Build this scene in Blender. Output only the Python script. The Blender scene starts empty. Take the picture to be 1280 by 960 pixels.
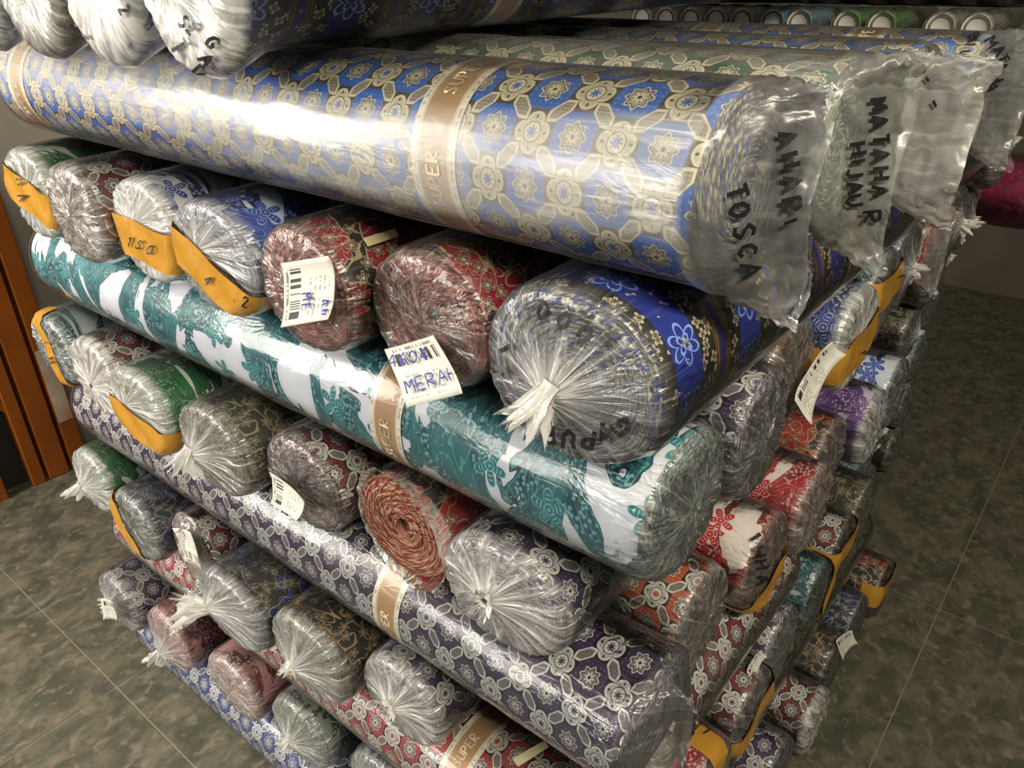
import bpy, math, random
import numpy as np
from mathutils import Vector, Matrix
from mathutils.bvhtree import BVHTree

# ------------------------------------------------------------------ camera, world, light, exposure
H = 1.35                                   # eye height in metres; stack measures below are in units of H
SC = bpy.context.scene
COL = SC.collection
FPX = 974.05                               # focal length in pixels of the 1280x960 frame
R = np.array([[0.77830005, -0.28900112, 0.55742927],
              [0.62769993, 0.38010718, -0.67934625],
              [-0.01555104, 0.87863353, 0.47724342]])
cd = bpy.data.cameras.new('camera')
cd.sensor_width = 36.0
cd.lens = 36.0 * FPX / 1280.0
cd.clip_start = 0.02
cam = bpy.data.objects.new('camera', cd)
COL.objects.link(cam)
m4 = Matrix([list(R[0]) + [0], list(R[1]) + [0], list(R[2]) + [H], [0, 0, 0, 1]])
cam.matrix_world = m4
SC.camera = cam

SC.view_settings.view_transform = 'Standard'
SC.view_settings.look = 'None'
SC.view_settings.gamma = 1.0
SC.view_settings.use_curve_mapping = False
SC.view_settings.exposure = 0.0
SC.cycles.transparent_max_bounces = 32
SC.cycles.max_bounces = 8
SC.cycles.use_denoising = True

W = bpy.data.worlds.new('world')
SC.world = W
W.use_nodes = True
W.node_tree.nodes['Background'].inputs[0].default_value = (1.0, 0.93, 0.80, 1)
W.node_tree.nodes['Background'].inputs[1].default_value = 0.08


def area(name, loc, target, sx, sy, power, col):
    l = bpy.data.lights.new(name, 'AREA')
    l.shape = 'RECTANGLE'
    l.size, l.size_y = sx, sy
    l.energy = power
    l.color = col
    o = bpy.data.objects.new(name, l)
    COL.objects.link(o)
    o.location = loc
    d = Vector(target) - Vector(loc)
    o.rotation_euler = d.to_track_quat('-Z', 'Y').to_euler()
    return o


# daylight from the open shop door, in front of the stack and to its left
area('doorway_daylight', (-2.25, -0.75, 1.50), (-0.70, 0.50, 0.85), 0.8, 1.2, 52, (1.0, 0.94, 0.83))
area('front_left_fill', (-1.90, -2.55, 1.75), (-0.60, 0.60, 0.75), 1.5, 1.3, 92, (1.0, 0.95, 0.86))  # added soft fill from an unseen source, brightens the roll fronts
# the shop's ceiling tube
area('ceiling_tube', (0.95, -0.15, 2.45), (-0.10, 0.7, 0.6), 1.2, 0.12, 47, (1.0, 0.92, 0.74))


# ------------------------------------------------------------------ pixels to positions
def ray(p):
    v = np.array([p[0] - 640.0, -(p[1] - 480.0), -FPX])
    v /= np.linalg.norm(v)
    return R @ v


def on_z(p, z):                            # z in units of H, relative to the eye
    q = ray(p)
    return q * (z / q[2])


def on_y(p, y):
    q = ray(p)
    return q * (y / q[1])


# ------------------------------------------------------------------ shader maths
class X:
    def __init__(s, t, k):
        s.t, s.k = t, k

    def m(s, op, b=None, c=None):
        n = s.t.nodes.new('ShaderNodeMath')
        n.operation = op
        for i, v in enumerate((s, b, c)):
            if v is None:
                continue
            if isinstance(v, X):
                s.t.links.new(v.k, n.inputs[i])
            else:
                n.inputs[i].default_value = float(v)
        return X(s.t, n.outputs[0])

    def __add__(s, o): return s.m('ADD', o)
    def __sub__(s, o): return s.m('SUBTRACT', o)
    def __mul__(s, o): return s.m('MULTIPLY', o)
    def __truediv__(s, o): return s.m('DIVIDE', o)
    __radd__ = __add__
    __rmul__ = __mul__
    def rsub(s, v): return (s * -1.0) + v
    def lt(s, o): return s.m('LESS_THAN', o)
    def gt(s, o): return s.m('GREATER_THAN', o)
    def mn(s, o): return s.m('MINIMUM', o)
    def mx(s, o): return s.m('MAXIMUM', o)
    def abs(s): return s.m('ABSOLUTE')
    def cos(s): return s.m('COSINE')
    def sin(s): return s.m('SINE')
    def fr(s): return s.m('FRACT')
    def rnd(s): return s.m('ROUND')
    def fl(s): return s.m('FLOOR')
    def sqrt(s): return s.m('SQRT')
    def at2(s, o): return s.m('ARCTAN2', o)
    def clamp(s): return s.mn(1.0).mx(0.0)


def rgba(c):
    return (c[0], c[1], c[2], 1.0)


def mix(t, f, a, b):
    n = t.nodes.new('ShaderNodeMix')
    n.data_type = 'RGBA'
    if isinstance(f, X):
        t.links.new(f.k, n.inputs[0])
    else:
        n.inputs[0].default_value = f
    for i, v in ((6, a), (7, b)):
        if isinstance(v, tuple):
            n.inputs[i].default_value = rgba(v)
        else:
            t.links.new(v, n.inputs[i])
    return n.outputs[2]


def vec(t, x, y, z=0.0):
    n = t.nodes.new('ShaderNodeCombineXYZ')
    for i, v in enumerate((x, y, z)):
        if isinstance(v, X):
            t.links.new(v.k, n.inputs[i])
        else:
            n.inputs[i].default_value = v
    return n.outputs[0]


def noise(t, v, scale, detail=2.0, dist=0.0, rough=0.5):
    n = t.nodes.new('ShaderNodeTexNoise')
    t.links.new(v, n.inputs['Vector'])
    n.inputs['Scale'].default_value = scale
    n.inputs['Detail'].default_value = detail
    n.inputs['Distortion'].default_value = dist
    n.inputs['Roughness'].default_value = rough
    return X(t, n.outputs[0])


def voronoi(t, v, scale):
    n = t.nodes.new('ShaderNodeTexVoronoi')
    n.voronoi_dimensions = '2D'
    t.links.new(v, n.inputs['Vector'])
    n.inputs['Scale'].default_value = scale
    s = t.nodes.new('ShaderNodeSeparateXYZ')
    t.links.new(n.outputs['Position'], s.inputs[0])
    return X(t, n.outputs['Distance']), X(t, s.outputs[0]), X(t, s.outputs[1])


def uv_of(t):
    n = t.nodes.new('ShaderNodeUVMap')
    s = t.nodes.new('ShaderNodeSeparateXYZ')
    t.links.new(n.outputs[0], s.inputs[0])
    return X(t, s.outputs[0]), X(t, s.outputs[1]), n.outputs[0]


def new_mat(name):
    m = bpy.data.materials.new(name)
    m.use_nodes = True
    t = m.node_tree
    return m, t, t.nodes['Principled BSDF']


def bump(t, b, h, strength, dist=0.002):
    n = t.nodes.new('ShaderNodeBump')
    n.inputs['Strength'].default_value = strength
    n.inputs['Distance'].default_value = dist
    t.links.new(h.k, n.inputs['Height'])
    if b is not None:
        t.links.new(n.outputs[0], b.inputs['Normal'])
    return n.outputs[0]


def plain(name, col, rough=0.6, spec=0.4, nscale=0.0, col2=None, metal=0.0):
    m, t, b = new_mat(name)
    b.inputs['Roughness'].default_value = rough
    b.inputs['Specular IOR Level'].default_value = spec
    b.inputs['Metallic'].default_value = metal
    if nscale:
        g = t.nodes.new('ShaderNodeTexCoord')
        n = noise(t, g.outputs['Object'], nscale, 4.0)
        t.links.new(mix(t, (n - 0.3) * 2.2, col, col2 or tuple(c * 0.6 for c in col)), b.inputs['Base Color'])
        bump(t, b, n, 0.3)
    else:
        b.inputs['Base Color'].default_value = rgba(col)
    return m


# ------------------------------------------------------------------ cloth prints (u, v in metres on the roll)
def print_hex(t, u, v, uv, c):
    bg, med, cream, tile = c[:4]
    q1 = u * (1 / 0.078) + v * (1 / 0.070)
    q2 = u * (1 / 0.078) - v * (1 / 0.070)
    f1 = (q1 - q1.rnd()).abs()
    f2 = (q2 - q2.rnd()).abs()
    r = (f1 * f1 + f2 * f2).sqrt()
    th = f2.at2(f1)
    mt = f1.mx(f2).mx((f1 + f2) * 0.80)
    col = mix(t, mt.lt(0.405), bg, med)
    dots = ((q1 * 44.0).sin() * (q2 * 44.0).sin()).gt(0.72) * mt.lt(0.38)
    col = mix(t, dots * 0.6, col, tuple(min(1, x * 1.6 + 0.12) for x in med))
    w8 = (th * 8.0).cos()
    col = mix(t, r.lt(w8 * 0.028 + 0.205), col, cream)
    col = mix(t, r.lt(w8 * 0.028 + 0.178), col, bg)
    col = mix(t, r.lt(w8 * 0.024 + 0.155), col, tile)
    col = mix(t, r.lt(w8 * 0.030 + 0.085), col, cream)
    col = mix(t, r.lt(0.035), col, bg)
    a = f1.mx(f2).rsub(0.5)
    b = f1.mn(f2)
    h = (a * (1 / 0.115)).mx(a * 4.2 + b * 3.6)
    col = mix(t, h.lt(1.0), col, cream)
    hatch = ((q1 * 75.0).sin() * (q2 * 75.0).sin()).gt(0.0)
    col = mix(t, h.lt(0.74), col, tile)
    col = mix(t, h.lt(0.74) * hatch * 0.45, col, bg)
    g1 = f1.rsub(0.5)
    g2 = f2.rsub(0.5)
    r2 = (g1 * g1 + g2 * g2).sqrt()
    t2 = g2.at2(g1)
    w4 = (t2 * 4.0).cos()
    lobe = (t2 * 2.0).sin().mx(0.0).sqrt() * 0.125
    col = mix(t, r2.lt(lobe + 0.205), col, bg)
    col = mix(t, r2.lt(lobe + 0.180), col, cream)
    col = mix(t, r2.lt(lobe + 0.135) * 0.5, col, tile)
    col = mix(t, r2.gt(0.135) * r2.lt(0.153), col, bg)
    col = mix(t, r2.lt(0.135), col, cream)
    petal = (((g1 - g2).abs()) * 0.7 + (r2 - 0.225).abs()).lt(0.036)
    col = mix(t, petal * (t2 * 16.0).cos().gt(0.0), col, bg)
    col = mix(t, r2.lt((t2 * 8.0).cos() * 0.030 + 0.070), col, med)
    return col


def print_cloud(t, u, v, uv, c):
    base, main, dark, light = c[:4]
    p = vec(t, u * 0.55, v)
    n = noise(t, p, 11.0, 3.0, 1.6)
    n2 = noise(t, p, 26.0, 3.0, 0.8)
    inside = n.gt(0.455)
    tone = mix(t, ((n2 - 0.38) * 4.0).clamp(), dark, main)
    line = ((n * 150.0).sin()).gt(0.86)
    tone = mix(t, line * 0.45, tone, light)
    d, px, py = voronoi(t, uv, 150.0)
    tone = mix(t, d.lt(0.30) * n2.lt(0.47) * 0.75, tone, light)
    col = mix(t, inside, base, tone)
    col = mix(t, n.gt(0.448) * n.lt(0.457), col, dark)
    d, px, py = voronoi(t, uv, 13.0)
    dx, dy = u - px, v - py
    r = (dx * dx + dy * dy).sqrt()
    th = dy.at2(dx)
    R1 = (th * 2.5 + px * 90.0).cos().abs() * 0.017 + 0.0035
    col = mix(t, r.lt(R1), col, light)
    col = mix(t, r.lt(R1 - 0.0014), col, main)
    col = mix(t, ((r * 1500.0).sin().gt(0.5)) * r.lt(R1 - 0.005), col, light)
    return col


def print_floral(t, u, v, uv, c):
    base, patch, line, light = c[:4]
    n = noise(t, uv, 9.0, 2.0, 0.6)
    col = mix(t, n.gt(0.53), base, patch)
    col = mix(t, n.gt(0.522) * n.lt(0.53), col, line)
    for sc, k, amp, a0 in ((21.0, 2.5, 0.0150, 0.0035), (46.0, 2.5, 0.0062, 0.0016)):
        d, px, py = voronoi(t, uv, sc)
        dx, dy = u - px, v - py
        r = (dx * dx + dy * dy).sqrt()
        th = dy.at2(dx) + px * 300.0
        R1 = (th * k).cos().abs() * amp + a0
        col = mix(t, r.lt(R1), col, line)
        col = mix(t, r.lt(R1 - 0.0010), col, patch if sc < 30 else base)
        col = mix(t, r.lt(R1 * 0.62) * r.gt(R1 * 0.62 - 0.0008), col, line)
        col = mix(t, r.lt(0.0018), col, light)
    w = ((noise(t, uv, 22.0, 1.0) * 40.0).sin()).gt(0.93)
    col = mix(t, w * 0.7, col, line)
    return col


def print_temple(t, u, v, uv, c):
    navy, brown, cream, blue = c[:4]
    w = (v * (1 / 0.105)).fr()
    n2 = noise(t, uv, 60.0, 2.0, 0.8)
    d, px, py = voronoi(t, uv, 72.0)
    dx, dy = u - px, v - py
    r = (dx * dx + dy * dy).sqrt()
    R0 = ((dy.at2(dx) + px * 400.0) * 2.0).cos().abs() * 0.0040 + 0.0016
    flower = r.lt(R0)
    bandb = w.gt(0.5)
    col = mix(t, bandb, navy, brown)
    st = ((w * 150.0).sin()).gt(0.2) * w.gt(0.64) * w.lt(0.86)
    col = mix(t, st, col, tuple(min(1, x * 3.2) for x in brown))
    col = mix(t, w.gt(0.71) * w.lt(0.79), col, navy)
    edge = (((w - 0.53).abs()).lt(0.11) + w.gt(0.88) + w.lt(0.05)).clamp()
    col = mix(t, edge, col, (0.02, 0.017, 0.013))
    col = mix(t, (edge + n2.gt(0.60)).clamp() * flower, col, cream)
    col = mix(t, (edge + n2.gt(0.60)).clamp() * r.lt(R0 * 0.5), col, brown)
    uu = (u * (1 / 0.075)).fr() - 0.5
    ww = (w - 0.25) * 1.3
    r = (uu * uu + ww * ww).sqrt()
    th = ww.at2(uu)
    R1 = (th * 3.0).cos().abs() * 0.12 + 0.13
    col = mix(t, r.lt(R1) * r.gt(R1 - 0.035), col, blue)
    R2 = (th * 2.0).sin().abs() * 0.09 + 0.04
    col = mix(t, r.lt(R2) * r.gt(R2 - 0.03), col, blue)
    return col


PRINTS = dict(hex=print_hex, cloud=print_cloud, floral=print_floral, temple=print_temple)
MATS = {}


def cloth(kind, cols):
    key = (kind, cols)
    if key in MATS:
        return MATS[key]
    m, t, b = new_mat('printed_cloth_' + kind)
    u, v, uv = uv_of(t)
    t.links.new(PRINTS[kind](t, u, v, uv, cols), b.inputs['Base Color'])
    b.inputs['Roughness'].default_value = 0.6
    b.inputs['Specular IOR Level'].default_value = 0.25
    e, t, b = new_mat('cloth_edges_' + kind)
    u, v, uv = uv_of(t)                     # u = radius, v = arc
    n = noise(t, vec(t, u * 420.0, v * 130.0), 1.0, 2.0)
    n2 = noise(t, vec(t, u * 120.0, v * 240.0), 1.0, 1.0)
    ce = cols[4] if len(cols) > 4 else cols[:3]
    col = mix(t, ((n - 0.40) * 6.0).clamp(), ce[0], ce[1])
    col = mix(t, n2.gt(0.55), col, ce[2])
    ln = ((u * 1700.0 + n * 4.0).sin()).gt(0.55)
    col = mix(t, ln * 0.55, col, (0.03, 0.025, 0.02))
    t.links.new(col, b.inputs['Base Color'])
    b.inputs['Roughness'].default_value = 0.85
    b.inputs['Specular IOR Level'].default_value = 0.1
    bump(t, b, n, 0.6)
    MATS[key] = (m, e)
    return MATS[key]


def film_mat(name, tint=(0.97, 0.97, 0.95), rough=0.19, bumpy=0.6, gain=1.1):
    m, t, b = new_mat(name)
    t.nodes.remove(b)
    out = t.nodes['Material Output']
    u, v, uv = uv_of(t)
    at = t.nodes.new('ShaderNodeAttribute')
    at.attribute_name = 'haze'
    hz = X(t, at.outputs['Fac'])
    ac = t.nodes.new('ShaderNodeAttribute')
    ac.attribute_name = 'crinkle'
    ck = X(t, ac.outputs['Fac'])
    n1 = noise(t, vec(t, u * 46.0, v * 15.0), 1.0, 3.0, 0.8)
    n2 = noise(t, vec(t, u * 95.0, v * 60.0), 1.0, 2.0, 0.5)
    n3 = noise(t, vec(t, u * 260.0, v * 14.0), 1.0, 2.0, 0.3)
    crease = (((n1 - 0.5).abs()) * 11.0).rsub(1.0).clamp()
    line = ((n3 - 0.56) * 9.0).clamp()
    n5 = noise(t, vec(t, u * 14.0, v * 5.0), 1.0, 1.0, 0.6)
    nb = bump(t, None, (crease * 0.55 + n2 * 0.25 + n3 * 0.35) * ck + n5 * 2.4, bumpy, 0.0035)
    fz = t.nodes.new('ShaderNodeFresnel')
    fz.inputs['IOR'].default_value = 1.45
    t.links.new(nb, fz.inputs['Normal'])
    tr = t.nodes.new('ShaderNodeBsdfTransparent')
    tr.inputs[0].default_value = rgba(tint)
    di = t.nodes.new('ShaderNodeBsdfDiffuse')
    di.inputs[0].default_value = (0.92, 0.91, 0.88, 1)
    tl = t.nodes.new('ShaderNodeBsdfTranslucent')
    tl.inputs[0].default_value = (0.92, 0.91, 0.88, 1)
    t.links.new(nb, di.inputs['Normal'])
    mk = t.nodes.new('ShaderNodeMixShader')
    mk.inputs[0].default_value = 0.35
    t.links.new(di.outputs[0], mk.inputs[1])
    t.links.new(tl.outputs[0], mk.inputs[2])
    f = (hz * (n1 * 0.5 + 0.45) + crease * hz * ck * 0.7 + line * (hz + 0.03).mn(0.6) * ck * 1.3).clamp()
    m1 = t.nodes.new('ShaderNodeMixShader')
    t.links.new(f.k, m1.inputs[0])
    t.links.new(tr.outputs[0], m1.inputs[1])
    t.links.new(mk.outputs[0], m1.inputs[2])
    gl = t.nodes.new('ShaderNodeBsdfGlossy')
    gl.inputs['Roughness'].default_value = rough
    gl.inputs['Color'].default_value = (1, 1, 1, 1)
    t.links.new(nb, gl.inputs['Normal'])
    m2 = t.nodes.new('ShaderNodeMixShader')
    t.links.new((X(t, fz.outputs[0]) * gain).clamp().k, m2.inputs[0])
    t.links.new(m1.outputs[0], m2.inputs[1])
    t.links.new(gl.outputs[0], m2.inputs[2])
    t.links.new(m2.outputs[0], out.inputs[0])
    return m


FILM = film_mat('clear_plastic_film')
BAGFILM = film_mat('milky_bag_film', rough=0.26, bumpy=0.32, gain=1.15)
GREENFILM = film_mat('green_plastic_film', tint=(0.35, 0.75, 0.25))
BLUEFILM = film_mat('blue_plastic_film', tint=(0.5, 0.75, 0.95))


def tape_mat():
    m, t, b = new_mat('yellow_packing_tape')
    u, v, uv = uv_of(t)
    n = noise(t, vec(t, u * 60.0, v * 25.0), 1.0, 3.0, 0.6)
    t.links.new(mix(t, n, (0.43, 0.20, 0.020), (0.54, 0.285, 0.045)), b.inputs['Base Color'])
    b.inputs['Roughness'].default_value = 0.22
    b.inputs['Specular IOR Level'].default_value = 0.5
    bump(t, b, n, 0.5, 0.004)
    return m


def label_mat():
    m, t, b = new_mat('printed_paper_label')
    u, v, uv = uv_of(t)
    wn = t.nodes.new('ShaderNodeTexWhiteNoise')
    wn.noise_dimensions = '1D'
    t.links.new((u * 52.0).fl().k, wn.inputs['W'])
    bars = X(t, wn.outputs['Value']).gt(0.48) * u.gt(0.08) * u.lt(0.92) * v.gt(0.13) * v.lt(0.34)
    wt = t.nodes.new('ShaderNodeTexWhiteNoise')
    wt.noise_dimensions = '2D'
    t.links.new(vec(t, (u * 40.0).fl(), (v * 22.0).fl()), wt.inputs['Vector'])
    tw = X(t, wt.outputs['Value'])
    num = tw.gt(0.35) * u.gt(0.1) * u.lt(0.9) * v.gt(0.05) * v.lt(0.10)
    txt = tw.gt(0.4) * ((v * 11.0).fr()).gt(0.55) * v.gt(0.45) * v.lt(0.93) * u.gt(0.1) * u.lt(0.72) * ((u - 0.42).abs()).gt(0.06)
    col = mix(t, bars, (0.64, 0.62, 0.56), (0.03, 0.03, 0.035))
    col = mix(t, num * 0.8, col, (0.08, 0.08, 0.08))
    col = mix(t, txt * 0.55, col, (0.10, 0.10, 0.10))
    t.links.new(col, b.inputs['Base Color'])
    b.inputs['Roughness'].default_value = 0.55
    return m


def band_mat():
    m, t, b = new_mat('tan_printed_band')
    u, v, uv = uv_of(t)
    e = (v - 0.5).abs()
    n = noise(t, vec(t, u * 300.0, v * 8.0), 1.0, 1.0)
    col = mix(t, e.gt(0.33), (0.46, 0.30, 0.16), (0.80, 0.77, 0.68))
    col = mix(t, e.gt(0.35) * e.lt(0.365), col, (0.42, 0.34, 0.24))
    col = mix(t, e.gt(0.40) * e.lt(0.46) * n.gt(0.52), col, (0.45, 0.40, 0.33))
    t.links.new(col, b.inputs['Base Color'])
    b.inputs['Roughness'].default_value = 0.5
    return m


TAPE, LABEL, BAND = tape_mat(), label_mat(), band_mat()
INK = plain('black_marker_ink', (0.012, 0.012, 0.012), 0.45)
BLUEINK = plain('blue_pen_ink', (0.02, 0.03, 0.25), 0.5)
PALEINK = plain('pale_printed_lettering', (0.62, 0.50, 0.34), 0.5)
CARD = plain('grey_card_core', (0.20, 0.17, 0.13), 0.9, nscale=40)
PAPER = plain('white_paper', (0.66, 0.64, 0.58), 0.6)
MASK = plain('cream_masking_tape', (0.62, 0.56, 0.33), 0.55)

# ------------------------------------------------------------------ mesh helpers


def link(name, me, mats, parent=None):
    o = bpy.data.objects.new(name, me)
    COL.objects.link(o)
    for m in (mats if isinstance(mats, (list, tuple)) else [mats]):
        if m.name not in [x.name for x in me.materials]:
            me.materials.append(m)
    if parent is not None:
        o.parent = parent
    return o


def grid_mesh(name, P, UV=None, close=True, haze=None, crinkle=None, matidx=None, smooth=True, extra=None):
    """P: rows x cols x 3. close joins the last column with the first."""
    nr, nc = P.shape[:2]
    verts = P.reshape(-1, 3)
    r = np.arange(nr - 1)[:, None]
    kc = nc if close else nc - 1
    c = np.arange(kc)[None, :]
    c2 = (c + 1) % nc
    f = np.stack([r * nc + c, r * nc + c2, (r + 1) * nc + c2, (r + 1) * nc + c], -1).reshape(-1, 4)
    me = bpy.data.meshes.new(name)
    me.from_pydata(verts.tolist(), [], f.tolist())
    if UV is not None:
        ul = me.uv_layers.new(name='UVMap')
        # the seam column gets its own u so the print does not smear
        uu = np.concatenate([UV, UV[:, :1] * 0], 1) if close else UV
        if close:
            uu[:, -1] = 2 * UV[:, -1] - UV[:, -2]
        q = np.stack([uu[r, c], uu[r, c + 1], uu[r + 1, c + 1], uu[r + 1, c]], 2).reshape(-1, 2)
        ul.data.foreach_set('uv', q.astype(np.float32).ravel())
    if haze is not None:
        a = me.attributes.new('haze', 'FLOAT', 'POINT')
        a.data.foreach_set('value', haze.astype(np.float32).ravel())
    if haze is not None:
        a = me.attributes.new('crinkle', 'FLOAT', 'POINT')
        a.data.foreach_set('value', (np.ones(haze.shape) if crinkle is None else crinkle).astype(np.float32).ravel())
    if matidx is not None:
        mi = np.repeat(matidx[:nr - 1, None], kc, 1).ravel()
        me.polygons.foreach_set('material_index', mi.astype(np.int32))
    if smooth:
        me.polygons.foreach_set('use_smooth', np.ones(len(me.polygons), bool))
    me.update()
    return me


def box(bm_v, bm_f, lo, hi):
    k = len(bm_v)
    for x in (lo[0], hi[0]):
        for y in (lo[1], hi[1]):
            for z in (lo[2], hi[2]):
                bm_v.append((x, y, z))
    for q in ((0, 1, 3, 2), (4, 6, 7, 5), (0, 4, 5, 1), (2, 3, 7, 6), (0, 2, 6, 4), (1, 5, 7, 3)):
        bm_f.append([k + i for i in q])


def box_obj(name, lo, hi, mat, parent=None, bevel=0.0):
    v, f = [], []
    box(v, f, lo, hi)
    me = bpy.data.meshes.new(name)
    me.from_pydata(v, [], f)
    o = link(name, me, mat, parent)
    if bevel:
        b = o.modifiers.new('bevel', 'BEVEL')
        b.width = bevel
        b.segments = 2
    return o


def wob(rng, *freqs):
    """A smooth random function of (t, y): sum of sines, range about -1..1."""
    ph = [(rng.uniform(0, 6.28), rng.uniform(0, 6.28), rng.uniform(0.5, 1)) for _ in freqs]
    tot = sum(p[2] for p in ph)

    def f(t, y):
        s = 0
        for (kt, ky), (p1, p2, w) in zip(freqs, ph):
            s = s + w * np.sin(kt * t + ky * y + p1 + 1.3 * np.sin(ky * 0.37 * y + p2))
        return s / tot
    return f


# pen strokes, unit letters: list of polylines, x 0..0.65, y 0..1
GLY = {
    'A': [[(0, 0), (.32, 1), (.65, 0)], [(.14, .38), (.52, .38)]],
    'B': [[(0, 0), (0, 1), (.45, .9), (.45, .6), (0, .52), (.55, .4), (.5, .05), (0, 0)]],
    'C': [[(.6, .85), (.3, 1), (.05, .7), (.05, .3), (.3, 0), (.6, .15)]],
    'D': [[(0, 0), (0, 1), (.4, .9), (.6, .5), (.4, .1), (0, 0)]],
    'E': [[(.6, 1), (0, 1), (0, 0), (.6, 0)], [(0, .5), (.45, .5)]],
    'G': [[(.6, .85), (.3, 1), (.05, .7), (.05, .3), (.3, 0), (.6, .2), (.6, .45), (.35, .45)]],
    'H': [[(0, 0), (0, 1)], [(.6, 0), (.6, 1)], [(0, .5), (.6, .5)]],
    'I': [[(.3, 0), (.3, 1)]],
    'J': [[(.5, 1), (.5, .2), (.3, 0), (.05, .2)]],
    'M': [[(0, 0), (.05, 1), (.32, .4), (.6, 1), (.65, 0)]],
    'N': [[(0, 0), (0, 1), (.6, 0), (.6, 1)]],
    'O': [[(.3, 1), (.05, .7), (.05, .3), (.3, 0), (.58, .3), (.58, .7), (.3, 1)]],
    'P': [[(0, 0), (0, 1), (.45, .95), (.55, .7), (.4, .5), (0, .45)]],
    'R': [[(0, 0), (0, 1), (.45, .95), (.55, .72), (.4, .52), (0, .48), (.6, 0)]],
    'S': [[(.58, .85), (.3, 1), (.05, .78), (.3, .52), (.58, .28), (.3, 0), (.02, .15)]],
    'T': [[(0, 1), (.65, 1)], [(.32, 1), (.32, 0)]],
    'U': [[(0, 1), (.03, .25), (.3, 0), (.57, .25), (.6, 1)]],
    'V': [[(0, 1), (.3, 0), (.6, 1)]],
    '0': [[(.3, 1), (.05, .7), (.05, .3), (.3, 0), (.55, .3), (.55, .7), (.3, 1)]],
    '1': [[(.15, .8), (.35, 1), (.35, 0)]],
    '2': [[(.05, .8), (.3, 1), (.55, .75), (.05, 0), (.6, 0)]],
    '4': [[(.45, 0), (.45, 1), (0, .35), (.62, .35)]],
    '5': [[(.55, 1), (.1, 1), (.05, .58), (.4, .6), (.58, .3), (.3, 0), (.02, .12)]],
    '6': [[(.5, 1), (.1, .5), (.1, .15), (.35, 0), (.55, .25), (.35, .5), (.1, .35)]],
    '9': [[(.55, .7), (.3, .5), (.08, .75), (.3, 1), (.55, .75), (.45, 0)]],
    '/': [[(0, 0), (.5, 1)]], '-': [[(.05, .5), (.55, .5)]], '.': [[(.25, 0), (.32, .08)]],
}


def stroke_ribbons(lines, width, mat, name, parent, minv, lift=(.0022, .0028)):
    """lines: list of lists of (point, normal) in world space -> flat ribbons in one mesh (one piece of writing)."""
    v, f = [], []
    for pts in lines:
        if len(pts) < 2:
            continue
        k = len(v)
        nm = Vector((0, 0, 0))
        for p, n in pts:
            nm = nm + n
        nm.normalize()
        for i, (p, n) in enumerate(pts):
            n = (nm * 2 + n).normalized()
            v_ = (p - EYE).normalized()
            a = pts[max(0, i - 1)][0]
            b = pts[min(len(pts) - 1, i + 1)][0]
            d = (b - a)
            if d.length < 1e-7:
                d = Vector((1, 0, 0))
            s = d.cross(n)
            if s.length < 1e-9:
                s = Vector((0, 0, 1))
            s.normalize()
            v.append(minv @ (p + n * lift[0] - v_ * lift[1] + s * width / 2))
            v.append(minv @ (p + n * lift[0] - v_ * lift[1] - s * width / 2))
        for i in range(len(pts) - 1):
            f.append((k + 2 * i, k + 2 * i + 1, k + 2 * i + 3, k + 2 * i + 2))
    if not f:
        return None
    me = bpy.data.meshes.new(name)
    me.from_pydata([tuple(x) for x in v], [], f)
    return link(name, me, mat, parent)


def glyph_lines(text, cx, cy, size, ang, adv=0.85):
    """Polylines in pixels for text centred on (cx, cy); ang in degrees, counter-clockwise in the picture."""
    out = []
    ca, sa = math.cos(math.radians(ang)), math.sin(math.radians(ang))
    x0 = -adv * (len(text) - 1) / 2 - 0.32
    for i, ch in enumerate(text):
        for pl in GLY.get(ch, []):
            pts = []
            for j in range(len(pl) - 1):
                for s in np.linspace(0, 1, 6)[(0 if j == 0 else 1):]:
                    x = (pl[j][0] * (1 - s) + pl[j + 1][0] * s) + x0 + i * adv
                    y = (pl[j][1] * (1 - s) + pl[j + 1][1] * s) - 0.5
                    x, y = x * size, y * size
                    pts.append((cx + x * ca - y * sa, cy - (x * sa + y * ca)))
            out.append(pts)
    return out


EYE = Vector((0, 0, H))


class Roll:
    pass


def cast(bvh, px, limit=8.0):
    d = Vector(ray(px))
    hit = bvh.ray_cast(EYE, d, limit)
    if hit[0] is None:
        return None
    n = hit[1]
    if n.dot(d) > 0:
        n = -n
    return hit[0], n


def write_on(roll, items, name='marker_writing', mat=None, width=0.0035, target=None, lift=(.0022, .0028)):
    """items: (text, cx, cy, size, angle) in pixels, laid on the roll's film where those pixels meet it."""
    bvh = target or roll.bvh
    made = []
    for it in items:
        lines = []
        for pl in glyph_lines(*it):
            cur = []
            for p in pl:
                h = cast(bvh, p)
                if h is None or (cur and (h[0] - cur[-1][0]).length > 0.03):
                    if len(cur) > 1:
                        lines.append(cur)
                    cur = [] if h is None else [h]
                else:
                    cur.append(h)
            if len(cur) > 1:
                lines.append(cur)
        o = stroke_ribbons(lines, width, mat or INK, name, roll.root, roll.minv, lift)
        if o:
            made.append(o)
    return made


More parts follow.
